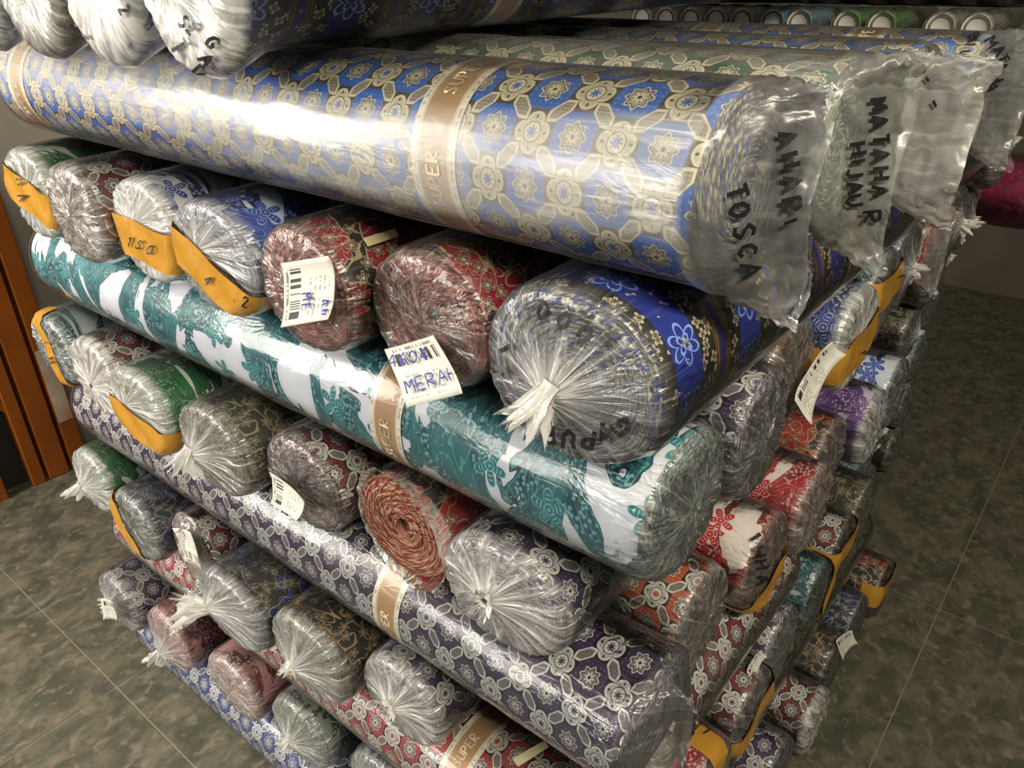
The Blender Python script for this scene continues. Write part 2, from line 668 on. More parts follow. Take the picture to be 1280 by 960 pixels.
def patch_on(roll, quad, mat, name, nu=10, nv=4, lift=0.003, label=None):
    """A small sheet stuck on the film; quad TL, TR, BR, BL in pixels."""
    q = [np.array(p, float) for p in quad]
    P = np.zeros((nv + 1, nu + 1, 3))
    for i in range(nv + 1):
        for j in range(nu + 1):
            a = q[0] * (1 - j / nu) + q[1] * j / nu
            b = q[3] * (1 - j / nu) + q[2] * j / nu
            h = cast(roll.bvh, a * (1 - i / nv) + b * i / nv)
            if h is None:
                return None
            P[i, j] = roll.minv @ (h[0] + h[1] * lift)
    UV = np.zeros((nv + 1, nu + 1, 2))
    UV[..., 0] = np.linspace(0, 1, nu + 1)[None]
    UV[..., 1] = np.linspace(0, 1, nv + 1)[:, None]
    o = link(name, grid_mesh(name, P, UV, close=False), mat, roll.root)
    if label:
        o['label'] = label
    return o


def paper_on(roll, quad, out=0.014, normal=None, curl=0.006, name='barcode_label', label=None, writing=None):
    """A paper label lying over the end of a roll; quad TL, TR, BR, BL in pixels of the label's own frame."""
    n = Vector(normal) if normal else roll.front
    n.normalize()
    c = np.mean(np.array(quad, float), 0)
    h = cast(roll.bvh, c)
    if h and (roll.end - h[0]).dot(roll.front) > 0.03:    # past the end's edge: keep the label in the plane of the end
        h = None
    p0 = (h[0] if h else roll.end) + roll.front * out
    nu, nv = 12, 8
    cor = []
    for p in quad:
        d = Vector(ray(p))
        cor.append(EYE + d * ((p0 - EYE).dot(n) / d.dot(n)))
    P = np.zeros((nv + 1, nu + 1, 3))
    Wd = []
    for i in range(nv + 1):
        for j in range(nu + 1):
            s, r = j / nu, i / nv
            w = (cor[0] * (1 - s) + cor[1] * s) * (1 - r) + (cor[3] * (1 - s) + cor[2] * s) * r
            w = w + n * (curl * (abs(2 * s - 1) ** 3 + 0.8 * (r ** 4) + 0.4 * math.sin(3 * s + 2 * r)))
            P[i, j] = roll.minv @ w
            Wd.append(w)
    UV = np.zeros((nv + 1, nu + 1, 2))
    UV[..., 0] = np.linspace(0, 1, nu + 1)[None]
    UV[..., 1] = np.linspace(0, 1, nv + 1)[:, None]
    me = grid_mesh(name, P, UV, close=False)
    o = link(name, me, LABEL, roll.root)
    sol = o.modifiers.new('thick', 'SOLIDIFY')
    sol.thickness = 0.0006
    if label:
        o['label'] = label
    if writing:
        fs = [[i * (nu + 1) + j, i * (nu + 1) + j + 1, (i + 1) * (nu + 1) + j + 1, (i + 1) * (nu + 1) + j]
              for i in range(nv) for j in range(nu)]
        bv = BVHTree.FromPolygons(Wd, fs)
        for w in write_on(roll, writing, 'pen_writing', BLUEINK, 0.0016, bv):
            w.parent = o
            w['label'] = 'blue pen handwriting'
    return o


# ------------------------------------------------------------------ one wrapped roll of cloth
ROLLS = {}


def make_roll(key, label, pos, axis, L, a, b, print_, wrap='flat', seed=0, n=2.2, knot=(0.0, 0.0), haze=0.10,
              endhaze=0.3, band=None, tapes=(), film=None, tuft=1.0, tuft_dir=(0, -1, -0.6), yaw=0.0, group='rolls',
              bag=(0.07, 1.35), pitch=0.0, bag_skew=0.0, tie=None, name='fabric_roll', category='fabric roll', core=0.13,
              rough_end=1.0, flap=None, sag=0.0):
    """pos: centre of the end that faces out, in metres. axis 'B' runs into the pile along +y, axis 'A' along -x."""
    rng = random.Random(seed * 7919 + 13)
    root = bpy.data.objects.new(name, None)
    COL.objects.link(root)
    root.empty_display_size = 0.05
    root.location = pos
    rz = (math.pi / 2 if axis == 'A' else 0.0) + math.radians(yaw)
    root.rotation_euler = (math.radians(pitch), 0, rz)
    root['label'] = label
    root['category'] = category
    root['group'] = group
    mw = Matrix.Translation(Vector(pos)) @ root.rotation_euler.to_matrix().to_4x4()
    rec = Roll()
    rec.root, rec.mw, rec.minv = root, mw, mw.inverted()
    rec.front = (mw.to_3x3() @ Vector((0, -1, 0)))
    rec.end = Vector(pos)
    fm, em = cloth(*print_)
    film = film or FILM
    p2, p3, a2, a3 = rng.uniform(0, 6.28), rng.uniform(0, 6.28), rng.uniform(.003, .010), rng.uniform(.002, .006)

    def section(t):
        c, s = np.cos(t), np.sin(t)
        k = 1 + a2 * np.sin(2 * t + p2) + a3 * np.sin(3 * t + p3)
        return a * np.sign(c) * np.abs(c) ** (2 / n) * k, b * np.sign(s) * np.abs(s) ** (2 / n) * k

    # --- cloth: side surface, rolled end with its turns, hollow core
    nt = 64
    t = np.linspace(0, 2 * np.pi, nt, endpoint=False)
    sx, sz = section(t)
    rr = np.hypot(sx, sz)
    rows, uvs, mi = [], [], []
    arc = t * (a + b) / 2

    def add(k, y, uvu, uvv, m, kx=0.0, kz=0.0):
        rows.append(np.stack([sx * k + kx, np.broadcast_to(y, t.shape), sz * k + kz], -1))
        uvs.append(np.stack([np.broadcast_to(uvu, t.shape), np.broadcast_to(uvv, t.shape)], -1))
        mi.append(m)
    off = rng.uniform(0, 1)
    add(0.02, L, 0.0, arc, 1)
    add(0.9, L, 0.06, arc, 1)
    add(0.985, L - 0.002, 0.07, arc, 0)
    for s in np.linspace(0, 1, 12):
        y = L * (1 - s) + 0.006 * s - 0.004 * (1 - s)
        add(1.0, y, arc, y + off, 0)
    add(0.985, 0.0005, arc, off, 0)
    add(0.985, 0.0005, rr.mean() * .985, arc, 1)
    turns = rng.choice([9, 10, 11])
    jit = [rng.uniform(-1, 1) for _ in range(60)]
    nring = turns * 4
    dish = rng.uniform(-0.004, 0.006)
    for i in range(nring + 1):
        k = 0.97 - (0.97 - core) * i / nring
        ph = k * turns - t / (2 * np.pi)
        saw = ph - np.floor(ph)
        lay = np.array([jit[int(q) % 60] for q in np.floor(ph)])
        y = rough_end * (0.0024 * np.abs(saw - 0.5) * 2 + 0.0016 * lay) + dish * (1 - k) - 0.001
        add(k, y, rr.mean() * k, arc * max(k, .2), 1)
    add(core * 0.97, 0.03, 0.0, arc, 1)
    add(0.01, 0.05, 0.0, arc, 1)
    me = grid_mesh('cloth_roll', np.array(rows), np.array(uvs), True, matidx=np.array(mi))
    me.materials.append(fm)
    me.materials.append(em)
    link('cloth_roll', me, [], root)

    # --- film
    nt = 96
    t = np.linspace(0, 2 * np.pi, nt, endpoint=False)
    sx, sz = section(t)
    R0 = (a + b) / 2
    w1 = wob(rng, (3, 11), (5, -17), (9, 23), (14, 31), (2, 7))
    w2 = wob(rng, (17, 3), (23, -5), (31, 7), (11, 2))
    rows, hz, uv, ckl = [], [], [], []

    def addf(x, y, z, h, q, c=1.0):
        ckl.append(np.broadcast_to(c, t.shape) + 0 * t)
        rows.append(np.stack([np.broadcast_to(x, t.shape), np.broadcast_to(y, t.shape), np.broadcast_to(z, t.shape)], -1))
        hz.append(np.broadcast_to(h, t.shape) + 0 * t)
        uv.append(np.stack([t * R0, np.broadcast_to(q, t.shape)], -1))
    addf(sx * 0.03, L + 0.008, sz * 0.03, endhaze, L + R0)
    addf(sx * 0.6, L + 0.009 + 0.004 * w2(t, 1.0), sz * 0.6, endhaze, L + R0 * .4)
    addf(sx * 1.0, L + 0.006, sz * 1.0, endhaze, L + 0.01)
    for s in np.linspace(0, 1, 30):
        y = (L - 0.004) * (1 - s ** 0.8) + 0.010 * s
        d = 0.0024 + 0.0013 * w1(t, y * 4) + 0.0004 * w2(t, y * 5)
        k = 1 + d / R0
        h = haze * (0.32 + 0.35 * np.clip(w1(t, y * 2.5), -.5, 1))
        if flap:
            h = h + flap * np.clip((np.sin(t - 1.25 - 0.35 * np.sin(y * 5.0)) - 0.80) * 9, 0, 1)
        addf(sx * k, y, sz * k, np.clip(h, 0.01, 0.95), y, 0.16 + 0.75 * math.exp(-y / 0.035) + 0.10 * np.clip(w1(t, y * 3), 0, 1))
    kx, kz = knot[0] * a, knot[1] * b
    if wrap == 'knot':
        npl = rng.choice([19, 22, 26])
        ph = rng.uniform(0, 6)
        yk = 0.018 if tuft > 0 else 0.004
        prof = [(1.0, 0.002), (0.975, -0.0035), (0.93, -0.0065)] + [(r, None) for r in np.linspace(0.86, 0.065, 13)]
        for r, y in prof:
            r_ = r
            if y is None:
                y = -0.0068 - yk * (1 - r) ** 2.0
            wig = np.sin(npl * t + ph + 2.5 * w1(t, 0.2) + 1.2 * (1 - r)) * 0.6 + 0.4 * np.sin(2.3 * npl * t + 1.7 * ph)
            am = 0.0046 * min(1, (1 - r) * 9) * (0.25 + r)
            x = sx * r_ + kx * (1 - r_)
            z = sz * r_ + kz * (1 - r_)
            q = 0.5 + 0.5 * wig
            h = endhaze * (0.35 + 0.5 * q) + 0.75 * (1 - r) ** 3 + 0.3 * endhaze * w2(t, r)
            addf(x, y - am * q, z, np.clip(h, 0.02, 0.96), -(1 - r) * R0)
    elif wrap == 'flat':
        for r, y in [(1.0, 0.001), (0.97, -0.004), (0.90, -0.0065)] + [(r, None) for r in np.linspace(0.8, 0.02, 10)]:
            if y is None:
                y = -0.0068 - 0.003 * (1 - r)
            am = 0.0036 * min(1, (1 - r) * 7)
            q = w2(t, r * 5) * r + w1(t, r * 14) * 0.8
            x, z = sx * r + kx * (1 - r), sz * r + kz * (1 - r)
            addf(x, y - am * (q + .7), z, np.clip(endhaze * (0.8 + 0.7 * q), 0.03, 0.95), -(1 - r) * R0)
    elif wrap == 'bag':
        Lb, fl = bag
        for s in np.linspace(0.06, 1, 16):
            q = s * s * (3 - 2 * s)
            x = sx * (1.05 - 1.035 * q) * (1 + 0.012 * w2(t, s * 3)) + bag_skew * s * s * (0.4 + 0.6 * np.sign(sz) * np.abs(sz / b))
            z = sz * (1.05 + (fl - 1.05) * q) + 0.004 * w1(t, s * 4) - 0.012 * q
            y = 0.008 - Lb * s - 0.012 * s * w1(t * 0.5, 0.3) * np.sin(t)
            x = x + 0.006 * q * np.sin(z * 60 + seed) + 0.004 * w2(t, s * 2) * q
            addf(x, y, z, np.clip(endhaze * (0.85 + 0.45 * w1(t, s * 6)), 0.03, 0.95), -s * Lb, 0.22)
    elif wrap == 'open':
        for s in np.linspace(0.1, 1, 6):
            k = 1 + (0.004 + 0.006 * s * s * (1 + 0.6 * w1(t, s))) / R0
            y = 0.008 - 0.016 * s * (1 + 0.15 * w2(t, 0.4) + 0.8 * np.cos(t))
            addf(sx * k, y, sz * k, endhaze, -s * 0.02)
    P = np.array(rows)
    if sag:
        P[..., 2] *= 1 + sag * np.clip((0.052 - P[..., 1]) / 0.035, 0, 1) * (P[..., 2] < 0)
    me = grid_mesh('plastic_wrap', P, np.array(uv), True, np.array(hz), np.array(ckl))
    link('plastic_wrap', me, film, root)
    nr, nc = P.shape[:2]
    wv = [mw @ Vector(p) for p in P.reshape(-1, 3)]
    fc = [tuple(q.vertices) for q in me.polygons]
    rec.bvh = BVHTree.FromPolygons(wv, fc)

    # --- gathered, tied film
    if wrap == 'knot' and tuft > 0:
        T = Vector(tuft_dir).normalized()
        u_ = T.cross(Vector((1, 0, 0.2))).normalized()
        v_ = T.cross(u_)
        base = Vector((kx, -0.022, kz))
        nt2, q = 40, np.linspace(0, 2 * np.pi, 40, endpoint=False)
        f1, f2 = wob(rng, (5, 2), (8, 3), (3, 1)), wob(rng, (11, 4), (7, 5))
        tr_, th_, tu_ = [], [], []
        for i, s in enumerate(np.linspace(0, 1, 9)):
            rad = (0.006 * (1 - s) ** 3 + 0.0045 + 0.020 * tuft * s ** 1.3) * (1 + (0.55 * f1(q, s) + 0.35 * f2(q, s)) * min(1, s * 2))
            ln = -0.012 + 0.036 * tuft * s * (1 + 0.30 * s * f2(q, 1.0))
            flat = 1 - 0.62 * s
            pt = np.array([[*(base + T * float(l) + u_ * float(r_ * math.cos(w)) + v_ * float(r_ * flat * math.sin(w)))]
                           for l, r_, w in zip(ln, rad, q)])
            tr_.append(pt)
            th_.append(np.full(nt2, 0.95 - 0.15 * s))
            tu_.append(np.stack([q * 0.02, np.full(nt2, s * 0.05)], -1))
        me = grid_mesh('gathered_tuft', np.array(tr_), np.array(tu_), True, np.array(th_))
        o = link('gathered_tuft', me, film, root)
        # the tie around the neck
        rt = []
        for w in np.linspace(0, 2 * np.pi, 9)[:-1]:
            rad = 0.0062 + 0.0020 * math.cos(w)
            rt.append(np.array([[*(base + T * 0.003 * math.sin(w) + u_ * float(rad * math.cos(z)) + v_ * float(rad * math.sin(z)))]
                                for z in np.linspace(0, 2 * np.pi, 20, endpoint=False)]))
        rt.append(rt[0])
        link('tie', grid_mesh('tie', np.array(rt)), tie or PAPER, root)

    # --- printed paper bands around the roll (position y along the axis, width)
    for (y0, wd) in (band or ()):
        tb = np.linspace(0, 2 * np.pi, 72, endpoint=False)
        bx, bz = section(tb)
        k = 1 + 0.0014 / R0
        P = np.stack([np.stack([bx * k, np.full(72, y0 + wd * s), bz * k], -1) for s in np.linspace(-.5, .5, 5)])
        UV = np.stack([np.stack([tb * R0, np.full(72, s)], -1) for s in np.linspace(0, 1, 5)])
        bo = link('printed_band', grid_mesh('printed_band', P, UV), BAND, root)
        bo['label'] = 'tan band with white borders'
        # pale lettering along the band
        for ang0 in ((2.35, 3.6) if axis == 'A' else (0.9, 2.2)):
            v, f = [], []
            for i, ch in enumerate('SUPER'):
                for pl in GLY[ch]:
                    for (x0, z0), (x1, z1) in zip(pl[:-1], pl[1:]):
                        aa = []
                        for (gx, gy) in ((x0, z0), (x1, z1)):
                            ang = ang0 - (i * 0.85 + gx) * 0.011 / R0
                            yy = y0 - (gy - 0.5) * 0.013 * (-1 if axis == 'A' else 1)
                            ex, ez = section(np.array([ang]))
                            aa.append(Vector((float(ex[0]) * (k + .0008 / R0), yy, float(ez[0]) * (k + .0008 / R0))))
                        d = (aa[1] - aa[0])
                        nrm = Vector((aa[0].x, 0, aa[0].z)).normalized()
                        sd_ = d.cross(nrm)
                        if sd_.length < 1e-9:
                            continue
                        sd_ = sd_.normalized() * 0.0011
                        q = len(v)
                        v += [aa[0] + sd_, aa[1] + sd_, aa[1] - sd_, aa[0] - sd_]
                        f.append((q, q + 1, q + 2, q + 3))
            me = bpy.data.meshes.new('band_lettering')
            me.from_pydata([tuple(p) for p in v], [], f)
            link('band_lettering', me, PALEINK, bo)

    # --- yellow packing tape across the end: (angle, offset, width, reach left, reach right)
    for (ang, zo, wd, rl, rr_) in tapes:
        ca, sa = math.cos(math.radians(ang)), math.sin(math.radians(ang))
        nw, prow, urow = 7, [], []
        for iw in range(nw):
            w = zo + wd * (iw / (nw - 1) - .5)
            # half chord of the section at this offset, in the turned frame
            tt = np.linspace(0, 2 * np.pi, 361)
            ex, ez = section(tt)
            gx, gz = ex * ca + ez * sa, -ex * sa + ez * ca
            g = np.abs(gz - w)
            pos_ = gx[(g < 0.004) & (gx > 0)]
            neg_ = gx[(g < 0.004) & (gx < 0)]
            xr = float(pos_.mean()) if len(pos_) else 0.02
            xl = float(neg_.mean()) if len(neg_) else -0.02
            o_ = 0.0046
            pth = [(xl - o_, y) for y in np.linspace(rl, 0.012, 6)]
            pth += [(xl - o_ * .8, 0.004), (xl - o_ * .3, -0.005), (xl + 0.006, -0.0115)]
            pth += [(x, -0.0145 - 0.0015 * math.sin(x * 70 + seed + iw)) for x in np.linspace(xl + 0.012, xr - 0.012, 12)]
            pth += [(xr - 0.006, -0.0115), (xr + o_ * .3, -0.005), (xr + o_ * .8, 0.004)]
            pth += [(xr + o_, y) for y in np.linspace(0.012, rr_, 6)]
            prow.append([(x * ca - w * sa, y, x * sa + w * ca) for x, y in pth])
            urow.append([(j * 0.009, w) for j in range(len(pth))])
        to = link('tape_band', grid_mesh('tape_band', np.array(prow), np.array(urow), close=False), TAPE, root)
        to['label'] = 'yellow-brown packing tape'
        rec.tape = to
        pw = [mw @ Vector(p) for p in np.array(prow).reshape(-1, 3)]
        fs = [tuple(q.vertices) for q in to.data.polygons]
        rec.tape_bvh = BVHTree.FromPolygons(pw, fs)
    ROLLS[key] = rec
    return rec


def tape_writing(rec, items, width=0.0022):
    for w in write_on(rec, items, 'marker_writing', INK, width, rec.tape_bvh):
        w.parent = rec.tape

# ------------------------------------------------------------------ the room


def structure(o):
    o['kind'] = 'structure'
    return o


def floor_mat():
    m, t, b = new_mat('mottled_vinyl')
    g = t.nodes.new('ShaderNodeTexCoord')
    c = g.outputs['Object']
    mp = t.nodes.new('ShaderNodeMapping')
    mp.inputs['Scale'].default_value = (1.0, 0.80, 1.0)
    mp.inputs['Rotation'].default_value = (0, 0, 0.7)
    t.links.new(c, mp.inputs[0])
    n = noise(t, mp.outputs[0], 17.0, 4.0, 0.6, 0.62)
    n2 = noise(t, mp.outputs[0], 44.0, 3.0, 0.4)
    n3 = noise(t, c, 5.0, 2.0)
    n4 = noise(t, c, 120.0, 2.0)
    col = mix(t, ((n - 0.40) * 4.5).clamp(), (0.075, 0.078, 0.056), (0.165, 0.150, 0.106))
    col = mix(t, ((n2 - 0.56) * 9.0).clamp() * 0.7, col, (0.24, 0.205, 0.15))
    col = mix(t, ((n2 - 0.44) * -9.0).clamp() * 0.6, col, (0.055, 0.062, 0.048))
    col = mix(t, ((n3 - 0.45) * 3.0).clamp() * 0.30, col, (0.15, 0.13, 0.09))
    col = mix(t, n4.gt(0.70) * 0.5, col, (0.04, 0.04, 0.035))
    t.links.new(col, b.inputs['Base Color'])
    b.inputs['Roughness'].default_value = 0.42
    b.inputs['Specular IOR Level'].default_value = 0.35
    bump(t, b, n2, 0.10)
    return m


VINYL = floor_mat()
SEAM = plain('pale_seam', (0.26, 0.23, 0.16), 0.8)
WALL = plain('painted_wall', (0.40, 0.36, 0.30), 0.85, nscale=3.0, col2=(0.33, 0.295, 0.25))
DARKWALL = plain('shade_darkened_wall', (0.17, 0.15, 0.12), 0.9, nscale=3.0)  # shade put into the colour: keeps the back of the shop dim
CEIL = plain('ceiling_paint', (0.45, 0.43, 0.38), 0.9)

fl = structure(box_obj('floor', (-1.80 * H, -3.4, -0.06), (3.2, 3.9, -0.0012), SEAM))
TS = 0.973 * H
x0, y0 = -1.0365 * H, 0.262 * H
tile_me = None
for i in range(-1, 4):
    for j in range(-3, 3):
        xa, xb = x0 + i * TS, x0 + (i + 1) * TS
        ya, yb = y0 + j * TS, y0 + (j + 1) * TS
        xa, xb = max(xa, -1.80 * H), min(xb, 3.2)
        ya, yb = max(ya, -3.4), min(yb, 3.9)
        if xb - xa < .05 or yb - ya < .05:
            continue
        g = 0.0014
        box_obj('floor_tile', (xa + g, ya + g, -0.02), (xb - g, yb - g, 0.0), VINYL, fl, 0.0008)
structure(box_obj('wall_left', (-1.86 * H, -3.4, -0.06), (-1.80 * H, 3.95, 2.95), WALL))
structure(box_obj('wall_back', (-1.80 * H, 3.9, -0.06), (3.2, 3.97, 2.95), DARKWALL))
structure(box_obj('ceiling', (-1.86 * H, -3.4, 2.95), (3.2, 3.97, 3.02), CEIL))

# ---- orange steel folding gate standing against the left wall
ORANGE = plain('orange_enamel', (0.34, 0.092, 0.007), 0.5, 0.4, 9.0, (0.25, 0.062, 0.005))
WHITEP = plain('flaking_white_paint', (0.62, 0.58, 0.52), 0.7, 0.3, 14.0, (0.45, 0.20, 0.12))
BLACKP = plain('black_steel', (0.02, 0.018, 0.015), 0.6)
gate = bpy.data.objects.new('folding_gate', None)
COL.objects.link(gate)
gate.location = (-1.72 * H, 0.30 * H, 0)
gate['label'] = 'orange steel folding gate with a patch of white paint against the wall'
gate['category'] = 'gate'
gx = 0.0
ztop = 0.70 * H
ys = []
y = 0.540
k = 0
while y > -0.55:
    wd = 0.036 if k % 3 == 0 else (0.043 if k % 3 == 1 else 0.026)
    ys.append((y - wd, y))
    y -= wd + (0.008 if k % 3 < 2 else 0.052)
    k += 1
for k, (ya, yb) in enumerate(ys):
    o = box_obj('upright', (-0.02, (ya - .30) * H, 0.0), (0.02, (yb - .30) * H, ztop + (0.0 if k else -0.02)), ORANGE, gate, 0.003)
    if k == 0:
        p = box_obj('paint_patch', (0.0195, (ya - .30) * H + 0.004, 0.165), (0.0215, (yb - .30) * H - 0.004, 0.40), WHITEP, o)
        p['label'] = 'rectangle of flaking white paint'
for k in range(2, len(ys) - 1, 3):
    ya, yb = ys[k + 1][1], ys[k][0]
    for z in (0.22, 0.62):
        v = []
        f = []
        a_, b_ = (ya - .30) * H - .02, (yb - .30) * H + .02
        for x in (-0.006, 0.006):
            v += [(x, a_, z + .16), (x, a_, z + .19), (x, b_, z + .03), (x, b_, z)]
        f = [(0, 1, 2, 3), (7, 6, 5, 4), (0, 4, 5, 1), (1, 5, 6, 2), (2, 6, 7, 3), (3, 7, 4, 0)]
        me = bpy.data.meshes.new('brace')
        me.from_pydata(v, [], f)
        link('brace', me, ORANGE, gate)
box_obj('backing_plate', (-0.045, (-.55 - .30) * H, 0.0), (-0.030, (0.545 - .30) * H, ztop - 0.01), BLACKP, gate)

# ------------------------------------------------------------------ the cloth stack
def HEX(bg, med, cream, tile, *edge):
    return ('hex', (bg, med, cream, tile, edge))


def K(kind, a, b, c, d, *edge):
    return (kind, (a, b, c, d, edge))


BLUEHEX = HEX((.07, .05, .03), (.035, .14, .52), (.72, .66, .48), (.36, .33, .26), (.05, .05, .05), (.42, .40, .32), (.05, .09, .28))
GREENHEX = HEX((.06, .05, .03), (.02, .10, .055), (.72, .68, .52), (.34, .33, .26), (.04, .06, .05), (.50, .50, .40), (.08, .14, .10))
PURPHEX = HEX((.012, .010, .016), (.040, .020, .068), (.56, .56, .57), (.17, .17, .18), (.03, .02, .05), (.52, .50, .54), (.09, .06, .13))
LAVHEX = HEX((.05, .045, .07), (.13, .10, .19), (.66, .65, .67), (.30, .29, .32), (.05, .04, .07), (.52, .50, .54), (.12, .09, .17))
MARHEX = HEX((.012, .008, .009), (.13, .012, .020), (.62, .60, .58), (.19, .19, .18), (.10, .03, .04), (.42, .36, .36), (.05, .02, .025))
REDHEX = HEX((.03, .012, .015), (.34, .05, .06), (.70, .66, .62), (.26, .25, .24), (.16, .04, .05), (.5, .42, .42), (.06, .02, .03))
NAVYHEX = HEX((.012, .013, .022), (.05, .075, .24), (.62, .62, .66), (.22, .23, .28), (.03, .03, .06), (.5, .5, .54), (.05, .06, .15))
ORHEX = HEX((.02, .014, .012), (.38, .08, .03), (.62, .60, .56), (.20, .20, .19), (.05, .04, .035), (.40, .38, .34), (.22, .05, .03))
TEAL = K('cloud', (.72, .74, .82), (.026, .185, .215), (.008, .060, .080), (.22, .52, .58), (.04, .09, .10), (.55, .57, .57), (.06, .20, .22))
REDCL = K('cloud', (.72, .66, .64), (.42, .010, .025), (.17, .005, .012), (.78, .42, .40), (.36, .03, .05), (.62, .50, .47), (.20, .02, .03))
GRNCL = K('cloud', (.66, .70, .66), (.012, .15, .05), (.005, .055, .02), (.18, .40, .22), (.05, .10, .06), (.60, .63, .58), (.10, .22, .13))
BLUCL = K('cloud', (.62, .66, .76), (.025, .06, .36), (.010, .018, .12), (.32, .42, .72), (.10, .12, .24), (.62, .63, .66), (.18, .22, .40))
WHTCL = K('cloud', (.66, .68, .74), (.03, .06, .28), (.012, .018, .09), (.5, .55, .7), (.42, .43, .46), (.72, .71, .69), (.52, .53, .58))
PURCL = K('cloud', (.55, .48, .60), (.12, .04, .24), (.05, .018, .10), (.42, .30, .55), (.28, .20, .32), (.50, .45, .50), (.10, .05, .15))
PINKC = K('cloud', (.55, .30, .32), (.20, .02, .035), (.09, .010, .018), (.70, .48, .48), (.50, .22, .25), (.72, .50, .50), (.30, .10, .12))
GREYC = K('cloud', (.22, .25, .23), (.05, .065, .055), (.022, .028, .024), (.36, .40, .36), (.10, .12, .11), (.34, .37, .34), (.05, .06, .055))
TEALD = K('cloud', (.45, .50, .52), (.03, .13, .16), (.010, .045, .06), (.30, .45, .48), (.10, .20, .23), (.45, .50, .50), (.04, .11, .13))
REDFL = K('floral', (.016, .012, .010), (.22, .007, .020), (.46, .37, .24), (.50, .46, .40), (.27, .040, .040), (.52, .27, .24), (.10, .02, .02))
RUSTFL = K('floral', (.02, .012, .010), (.30, .012, .016), (.46, .32, .18), (.50, .46, .36), (.20, .024, .018), (.36, .23, .15), (.10, .022, .016))
BRNFL = K('floral', (.016, .018, .018), (.030, .036, .038), (.40, .28, .15), (.34, .26, .15), (.06, .06, .05), (.34, .32, .27), (.12, .11, .09))
OLVFL = K('floral', (.030, .030, .020), (.055, .050, .032), (.36, .32, .20), (.28, .26, .17), (.09, .085, .06), (.38, .36, .28), (.05, .05, .035))
BLUFL = K('floral', (.030, .028, .026), (.018, .030, .22), (.30, .27, .20), (.34, .34, .36), (.08, .09, .10), (.40, .40, .38), (.05, .07, .18))
NAVFL = K('floral', (.010, .013, .030), (.018, .026, .13), (.30, .30, .32), (.34, .34, .36), (.08, .10, .10), (.40, .42, .42), (.05, .08, .10))
TEMPLE = K('temple', (.018, .035, .27), (.085, .045, .018), (.50, .46, .35), (.26, .40, .90), (.07, .07, .08), (.46, .44, .37), (.05, .08, .30))
TEMPLED = K('temple', (.016, .024, .15), (.055, .036, .020), (.46, .42, .33), (.30, .42, .85), (.3, .3, .3), (.6, .6, .58), (.4, .4, .42))
MAGENTA = K('cloud', (.20, .005, .05), (.30, .006, .07), (.12, .003, .03), (.40, .03, .12), (.20, .01, .05), (.3, .02, .08), (.1, .005, .03))
DARKRED = K('floral', (.020, .006, .008), (.06, .008, .014), (.10, .05, .05), (.08, .04, .04), (.05, .02, .02), (.1, .06, .06), (.03, .01, .01))
DARKGRN = K('floral', (.015, .022, .016), (.020, .050, .030), (.18, .20, .15), (.16, .18, .14), (.06, .08, .06), (.24, .26, .22), (.03, .05, .03))

RA, RB, FT = .0512, .0478, .0031          # upright radius of the two kinds of tier, film thickness allowance
ZL = {i: -1 + RA + FT + (RA + RB + 2 * FT) * (9 - i) for i in range(10)}
sd = [0]


def P3(x, y, z):
    return (x * H, y * H, z * H + H)


PEND = []


def BR(key, layer, px, a, print_, label, b=.0500, wrap='flat', back=1.18, **kw):
    """A roll whose end shows on the left face at pixel px, running back along +y."""
    q = on_z(px, ZL[layer])
    q[1] = min(max(q[1], .296), .352)
    sd[0] += 1
    b = .0535 if key == 'b27' else RB
    PEND.append([q[0], a, q, key, label, back, b, print_, wrap, sd[0], kw])


def place_row():
    """Rolls of one row lie side by side: push neighbours apart until they just touch, then build them."""
    gap = .0062
    for it in range(60):
        for i in range(len(PEND) - 1):
            l, r = PEND[i], PEND[i + 1]
            o = l[1] + r[1] + gap - (r[0] - l[0])
            if o > 0:
                l[0] -= o * .35
                r[0] += o * .35
                l[1] -= o * .08
                r[1] -= o * .08
    for x, a, q, key, label, back, b, print_, wrap, seed, kw in PEND:
        make_roll(key, label, P3(x, q[1], q[2]), 'B', (back - q[1]) * H, a * H, b * H, print_, wrap, seed=seed,
                  group='rolls with ends on the left face', **kw)
    PEND.clear()


def AR(key, layer, xy, print_, label, a=.0495, b=.0500, wrap='flat', left=-1.01, px=None, dz=0.0, **kw):
    """A roll whose end shows on the right face, running along -x; xy in units of H, or from pixel px."""
    if px is not None:
        q = on_z(px, ZL[layer])
        x, y = q[0], q[1]
    else:
        x, y = xy
    sd[0] += 1
    b, dz = RA, 0.0
    if key in ('a3', 'a4', 'a5'):           # slimmer rolls at the back of the bagged tier
        b, dz = RA - .0045, -.0045
    if wrap != 'bag':
        kw['endhaze'] = kw.get('endhaze', .3) * (.6 if kw.get('endhaze', .3) < .5 else 1)
    return make_roll(key, label, P3(x, y, ZL[layer] + dz), 'A', (x - left) * H, a * H, b * H, print_, wrap, seed=sd[0],
                     group=kw.pop('group', 'rolls with ends on the right face'), **kw)


